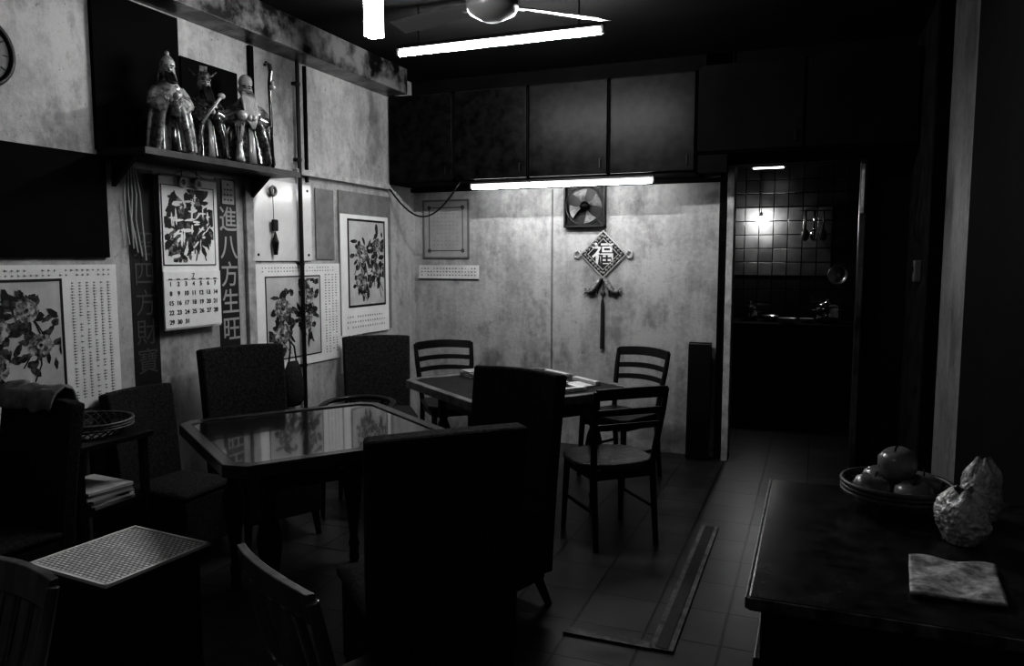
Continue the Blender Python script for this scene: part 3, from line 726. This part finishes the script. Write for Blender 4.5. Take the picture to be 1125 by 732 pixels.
# dark bag hanging
e=thing('cloth_bag','small dark cloth bag hanging low against wall','bag',(XL+.066,4.18,.55),90)
B().loft([[Vector((w*math.cos(a),d*math.sin(a),z)) for a in [6.283*k/20 for k in range(20)]] for w,d,z in ((.06,.03,0),(.095,.045,.03),(.10,.05,.14),(.075,.03,.25),(.05,.015,.30))]).obj('bag_body',M_fabric,e,smooth=True)
B().tube([(-.04,0,.29),(-.02,0,.40),(0,0.02,.44),(.02,0,.40),(.04,0,.29)],.006,6).obj('handle',M_fabric,e)
B().cyl((0,.068,.44),(0,.0,.435),.004,n=6).obj('hook',M_metal,e)

# ------------------------------------------------------------------ tables
def octo(h,c): return [(h-c,-h),(h,-h+c),(h,h-c),(h-c,h),(-h+c,h),(-h,h-c),(-h,-h+c),(-h+c,-h)]
def table(name,label,loc,rz,w,topm,z=.775,rim=None):
    e=thing(name,label,'table',(loc[0],loc[1],0),rz)
    h=w/2
    B().prism(octo(h-.05,.05),z-.035,z-.002).obj('playing_surface',topm,e)
    B().ring(octo(h,.07),octo(h-.052,.05),z-.045,z+.004).obj('rim',rim or M_rim,e,bev=.005)
    b=B(); a=h-.20
    for sx in (-1,1): b.box(sx*a,0,z-.10,.022,2*a,.12).box(0,sx*a,z-.10,2*a,.022,.12)
    b.obj('apron',M_wood,e)
    for k in range(4):
        d=B().box(0,-(a+.014),z-.10,.30,.012,.075).obj('drawer',M_wood,e,bev=.004); d.rotation_euler=(0,0,k*math.pi/2)
        B().tube([(0,-(a+.02),z-.10),(0,-(a+.035),z-.10),(0,-(a+.042),z-.10)],[.006,.013,.006],12).obj('knob',M_metal,d)
    prof=[(.018,0),(.026,.02),(.022,.06),(.028,.10),(.020,.13),(.030,.25),(.045,.36),(.052,.42),(.040,.48),(.024,.52),(.034,.54),(.034,.56),(.028,.58),(.036,.60),(.036,z-.04)]
    for sx in (-1,1):
        for sy in (-1,1): B().lathe(prof,(sx*a,sy*a,0),20).obj('leg',M_wood,e,smooth=True)
    return e
table('square_table','square lacquered dark table with reflective top and turned legs',(-2.06,2.80),-35,.98,M_gloss)
table('mahjong_table','square dark mahjong table with felt top and rim painted pale for edge light',(-1.69,4.35),-38,1.08,mat('table_felt',.015,.7,var=.5,scale=20,spec=.2),z=.765,rim=M_rimpale)

# mahjong tiles
mt=B().box(0,0,.0125,.026,.036,.025).obj('mahjong_tile',M_mahj,bev=.003)
tag(mt,'small ivory mahjong tile lying on table','mahjong tile','mahjong tiles on the table')
Rz=Matrix.Rotation(-38*D2R,3,'Z')
def lp(x,y): v=Rz@Vector((x,y,0)); return (-1.69+v.x,4.35+v.y)
spots=[]
for k in range(9): spots.append((-.30+.028*k,.42,0,0))
for k in range(9): spots.append((.06+.028*k,.40,0,0))
for k in range(8): spots.append((.40,.02+.028*k,0,1))
for k in range(6): spots.append((.10+.05*(k%3)+rnd.uniform(-.008,.008),.18+.055*(k//3)+rnd.uniform(-.005,.005),0,2))
for i,(x,y,l,md) in enumerate(spots):
    o=mt if i==0 else mt.copy()
    if i: COL.objects.link(o)
    px,py=lp(x,y); o.location=(px,py,.7635+.0255*l)
    o.rotation_euler=(0,0,(-38+(90 if md==1 else 0)+(rnd.uniform(-30,30) if md==2 else 0))*D2R)
for (x,y,w,d,n_,rz) in ((-.41,-.05,.15,.20,7,-38),(-.36,.20,.13,.18,3,-20),(.24,.29,.18,.12,2,-44)):
    e=thing('paper_stack','small flat stack of white papers on mahjong table','paper',(*lp(x,y),.763),rz,'paper stacks on the mahjong table')
    for k in range(n_):
        o=B().box(0,0,.003+.006*k,w,d,.0055).obj('paper_sheet',M_paper if k%2 else M_grey,e); o.rotation_euler=(0,0,rnd.uniform(-.12,.12))

# ------------------------------------------------------------------ stool with woven mat
e=thing('box_stool','dark boxy wooden stool with closed panelled sides','stool',(-2.24,1.92,0),-5)
B().box(0,0,.255,.36,.36,.40).obj('body',M_wood,e,bev=.006)
B().box(0,0,.472,.41,.42,.035).obj('top',M_wood,e,bev=.006)
for sx in (-1,1):
    for sy in (-1,1): B().box(sx*.16,sy*.16,.03,.04,.04,.06).obj('foot',M_wood,e)
e=thing('woven_mat','pale woven square mat lying on boxy stool','mat',(-2.24,1.92,.49),-5)
B().box(0,0,.004,.40,.41,.008).obj('woven_surface',M_weave,e)
b=B()
for sx in (-1,1): b.box(sx*.197,0,.006,.012,.416,.011).box(0,sx*.202,.006,.40,.012,.011)
b.obj('binding',M_white,e)

# side table with basket and papers
e=thing('side_table','small dark side table by wall','table',(-3.07,2.47,0),0)
B().box(0,0,.72,.40,.40,.025).obj('tabletop',M_wood,e,bev=.004)
B().box(0,0,.42,.34,.36,.02).obj('shelf',M_wood,e)
for sx in (-1,1):
    for sy in (-1,1): B().box(sx*.16,sy*.17,.355,.03,.03,.71).obj('leg',M_wood,e)
def basket(name,label,loc,r0,r1,h,m,sx=1.,n=28,fine=3):
    e=thing(name,label,'basket',loc)
    b=B()
    b.lathe([(r0,.0),(r0,.008)],n=28,sx=sx)
    for k in range(n):
        for dr in (-1,1):
            P=[]
            for j in range(7):
                t=j/6; r=r0+(r1-r0)*t**.7; a=2*math.pi*k/n+dr*.5*t; P.append((r*sx*math.cos(a),r*math.sin(a),.004+h*t))
            b.tube(P,.0035,5)
    b.obj('woven_body',m,e)
    b=B()
    for q in range(fine): b.tube([((r1+.002)*sx*math.cos(a),(r1+.002)*math.sin(a),h-.012*q) for a in [6.283*k/32 for k in range(32)]],.007 if q==0 else .005,6,closed=True)
    b.obj('rim',m,e,smooth=True)
    return e
basket('rattan_basket','shallow round rattan basket on small side table',(-3.06,2.47,.733),.13,.19,.07,M_rattan)
for i in range(6):
    o=B().box(0,0,.0,.28,.22,.012).obj('folded_newspaper',M_paper if i%2 else M_grey); tag(o,'folded newspaper in untidy stack under side table','newspaper','newspapers stacked on the side table shelf')
    o.location=(-3.05,2.47,.437+.013*i); o.rotation_euler=(0,0,rnd.uniform(-.15,.15))
# pale cloth over chair back
def cl(u,v):
    x=-3.22+.34*u; t=(v-.5)*2
    n1=mnoise.noise(Vector((u*6,v*5,3)))*.02
    y=2.23+.072*t+n1; z=1.002-.06*t*t*t*t-.03*abs(t)+n1; return Vector((x,y,z))
tag(B().surf(cl,36,20).obj('draped_cloth',M_cloth,smooth=True,solid=.010),'pale crumpled cloth draped over chair back','cloth')

# leaning dark board beside door
e=thing('folded_board','dark folded tabletop board leaning against wall','board',(-.80,5.90,.0),0)
b=B().box(0,.02,.45,.17,.03,.90,rx=-.06); b.box(0,-.005,.45,.17,.03,.88,rx=-.06); b.obj('panel',M_wood,e,bev=.004)

# ------------------------------------------------------------------ sideboard and things on it
e=thing('sideboard','long dark sideboard with worn speckled top','sideboard',(.26,2.01,0),0)
B().box(0,0,.43,.68,.84,.78).obj('body',M_wood,e,bev=.005)
B().box(0,0,.835,.73,.90,.03).obj('top',M_side,e,bev=.006)
b=B().box(-.367,0,.838,.006,.902,.024); b.box(0,-.452,.838,.73,.006,.024); b.obj('worn_edge_strip',mat('worn_edge',.12,.3,var=.9,scale=25),e,bev=.002)
for k in (-1,1):
    d=B().box(-.346,k*.21,.40,.016,.39,.60).obj('door',M_wood,e,bev=.004)
    B().ball((-.365,k*.05,.45),.012).obj('knob',M_metal,d)
B().box(0,0,.03,.62,.78,.06).obj('plinth',M_dark,e)
BX,BY=.225,2.275
e=basket('fruit_basket','round open-weave basket filled with fruit on sideboard',(BX,BY,.851),.085,.135,.075,mat('basket_cane',.09,.4,var=.3,scale=20),n=20)
fruit=B().lathe([(.004,-.038),(.026,-.044),(.044,-.026),(.051,.0),(.045,.026),(.026,.040),(.005,.034)],n=24).obj('fruit',M_fruit,smooth=True)
tag(fruit,'round glossy fruit heaped in basket','fruit','fruit in the basket')
st=B().tube([(0,0,.034),(.005,0,.045),(.012,0,.052)],.0025,6).obj('stem',M_ink,fruit)
fp=[(.074*math.cos(a),.074*math.sin(a),.056) for a in [2*math.pi*k/4+.5 for k in range(4)]]+[(0,0,.128)]
for i,(x,y,z) in enumerate(fp):
    if i==0: o=fruit
    else:
        o=fruit.copy(); COL.objects.link(o); c=st.copy(); COL.objects.link(c); c.parent=o
    o.location=(BX+x,BY+y,.851+z); o.rotation_euler=(rnd.uniform(-.4,.4),rnd.uniform(-.4,.4),rnd.uniform(0,6))
def crumple(cx,cy,rx,ry,h,seed):
    def f(u,v):
        a=2*math.pi*u; d=Vector((math.cos(a),math.sin(a),v*1.6))
        n1=mnoise.noise(d*1.8+Vector((seed,0,0))); n2=abs(mnoise.noise(d*6+Vector((0,seed,0)))); n3=abs(mnoise.noise(d*12+Vector((0,0,seed))))
        q=(math.sin(math.pi*(.20+.74*v))**.6)*(1+.22*n1-.22*n2-.12*n3)
        return Vector((cx+rx*q*math.cos(a),cy+ry*q*math.sin(a),.853+h*v*(1+(.12*n1 if v>.5 else 0))))
    return f
tag(B().surf(crumple(.350,2.07,.062,.068,.125,3.1),120,50).obj('plastic_bag',M_plastic,smooth=True),'crumpled shiny translucent plastic bag standing beside fruit basket','bag')
tag(B().surf(crumple(.425,2.27,.050,.058,.16,7.7),120,50).obj('plastic_bag',M_plastic,smooth=True),'tall crumpled clear plastic bag behind fruit basket','bag')
def pf(u,v):
    return Vector((.20+.17*u+.02*v,1.68+.22*v,.853+.006*math.sin(9*u)*math.sin(7*v)+.006))
tag(B().surf(pf,24,24).obj('paper_packet',mat('mottled_packet',.5,.5,var=.6,scale=40),smooth=True,solid=.006),'mottled crumpled pale paper packet on sideboard','paper')

# ------------------------------------------------------------------ kitchen beyond doorway
e=thing('kitchen_counter','dark kitchen counter beyond doorway','counter',(-.25,8.2,0))
B().box(0,0,.44,1.6,.6,.86).obj('body',M_dark,e,bev=.004)
B().box(0,-.01,.885,1.64,.64,.03).obj('worktop',M_dark,e,bev=.004)
def bowl(label,loc,r,m=M_enamel,name='bowl',rx=0):
    o=B().lathe([(.35*r,0),(.4*r,.02*r),(.75*r,.25*r),(1*r,.6*r),(.96*r,.6*r),(.7*r,.3*r),(.3*r,.08*r),(.01,.07*r)],n=28).obj(name,m,smooth=True)
    o.location=loc; o.rotation_euler=(rx,0,0); return tag(o,label,'bowl')
bowl('white enamel bowl on kitchen counter',(-.24,8.02,.90),.09)
bowl('small white bowl on kitchen counter',(-.07,8.2,.90),.07)
bowl('shiny metal basin on kitchen counter',(-.42,8.25,.90),.10,M_chrome,'metal_basin')
def pot(label,loc,r,h):
    e=thing('cooking_pot',label,'pot',loc)
    B().lathe([(r*.9,0),(r,.01),(r,h),(r*.96,h),(r*.94,.02)],n=28).obj('pot_body',M_chrome,e,smooth=True)
    B().lathe([(r*1.03,h),(r*.7,h+.03),(.012,h+.045),(.012,h+.06),(.02,h+.07),(.004,h+.078)],n=28).obj('lid',M_chrome,e,smooth=True)
    for sx in (-1,1): B().tube([(sx*r,-.03,h*.8),(sx*(r+.03),-.02,h*.8),(sx*(r+.03),.02,h*.8),(sx*r,.03,h*.8)],.005,6).obj('handle',M_chrome,e)
pot('shiny lidded metal pot on kitchen counter',(.12,8.25,.90),.11,.16)
pot('small shiny lidded pot on kitchen counter',(-.62,8.30,.90),.08,.12)
bowl('enamel pan hanging on kitchen wall',(.22,8.945,1.36),.10,M_metal,'enamel_pan',rx=1.5)
e=thing('hanging_lamp','bare glowing bulb hanging in kitchen','lamp',(-.57,8.78,1.95))
B().ball((0,0,0),.045).obj('bulb',M_bulb,e,smooth=True)
B().lathe([(.018,.03),(.02,.08),(.008,.09)],n=14).obj('socket',M_black,e)
B().cyl((0,0,.09),(0,0,H-1.95),.004,n=6).obj('cord',M_black,e)
e=thing('utensil_rack','metal rail with hanging utensils on tiled wall','rack',(-.03,8.88,2.05))
B().cyl((-.15,0,0),(.15,0,0),.006,n=8).cyl((-.14,0,0),(-.14,.06,0),.006,n=6).cyl((.14,0,0),(.14,.06,0),.006,n=6).obj('rail',M_black,e)
for k in range(3):
    b=B().tube([(-.09+.09*k,-.012,.01),(-.09+.09*k,-.012,-.20)],.012,6); b.ball((-.09+.09*k,-.015,-.26),.042,.02,.065)
    b.obj('ladle',M_chrome if k==1 else M_black,e,smooth=True)
tube_fixture('kitchen_light','short dim fluorescent light above kitchen doorway',(-.46,7.9,2.42),.28,emis('dim_tube',2),drop=True)

# ------------------------------------------------------------------ world and camera
w=bpy.data.worlds.new('World'); S.world=w; w.use_nodes=True
w.node_tree.nodes['Background'].inputs[0].default_value=(.5,.5,.5,1); w.node_tree.nodes['Background'].inputs[1].default_value=.01
cam=bpy.data.cameras.new('Camera'); co=bpy.data.objects.new('Camera',cam); COL.objects.link(co); S.camera=co
cam.sensor_width=36; cam.lens=36*840/1125; cam.clip_start=.05
th=21.6*D2R; ph=5.5*D2R
F=Vector((-math.sin(th)*math.cos(ph),math.cos(th)*math.cos(ph),-math.sin(ph)))
co.location=(0,0,1.53); co.rotation_euler=F.to_track_quat('-Z','Y').to_euler()
S.view_settings.view_transform='Standard'
for lk in ('High Contrast','Standard - High Contrast','Medium High Contrast'):
    try:
        S.view_settings.look=lk; print('look',lk); break
    except Exception as ex: print(ex)
S.view_settings.exposure=.75
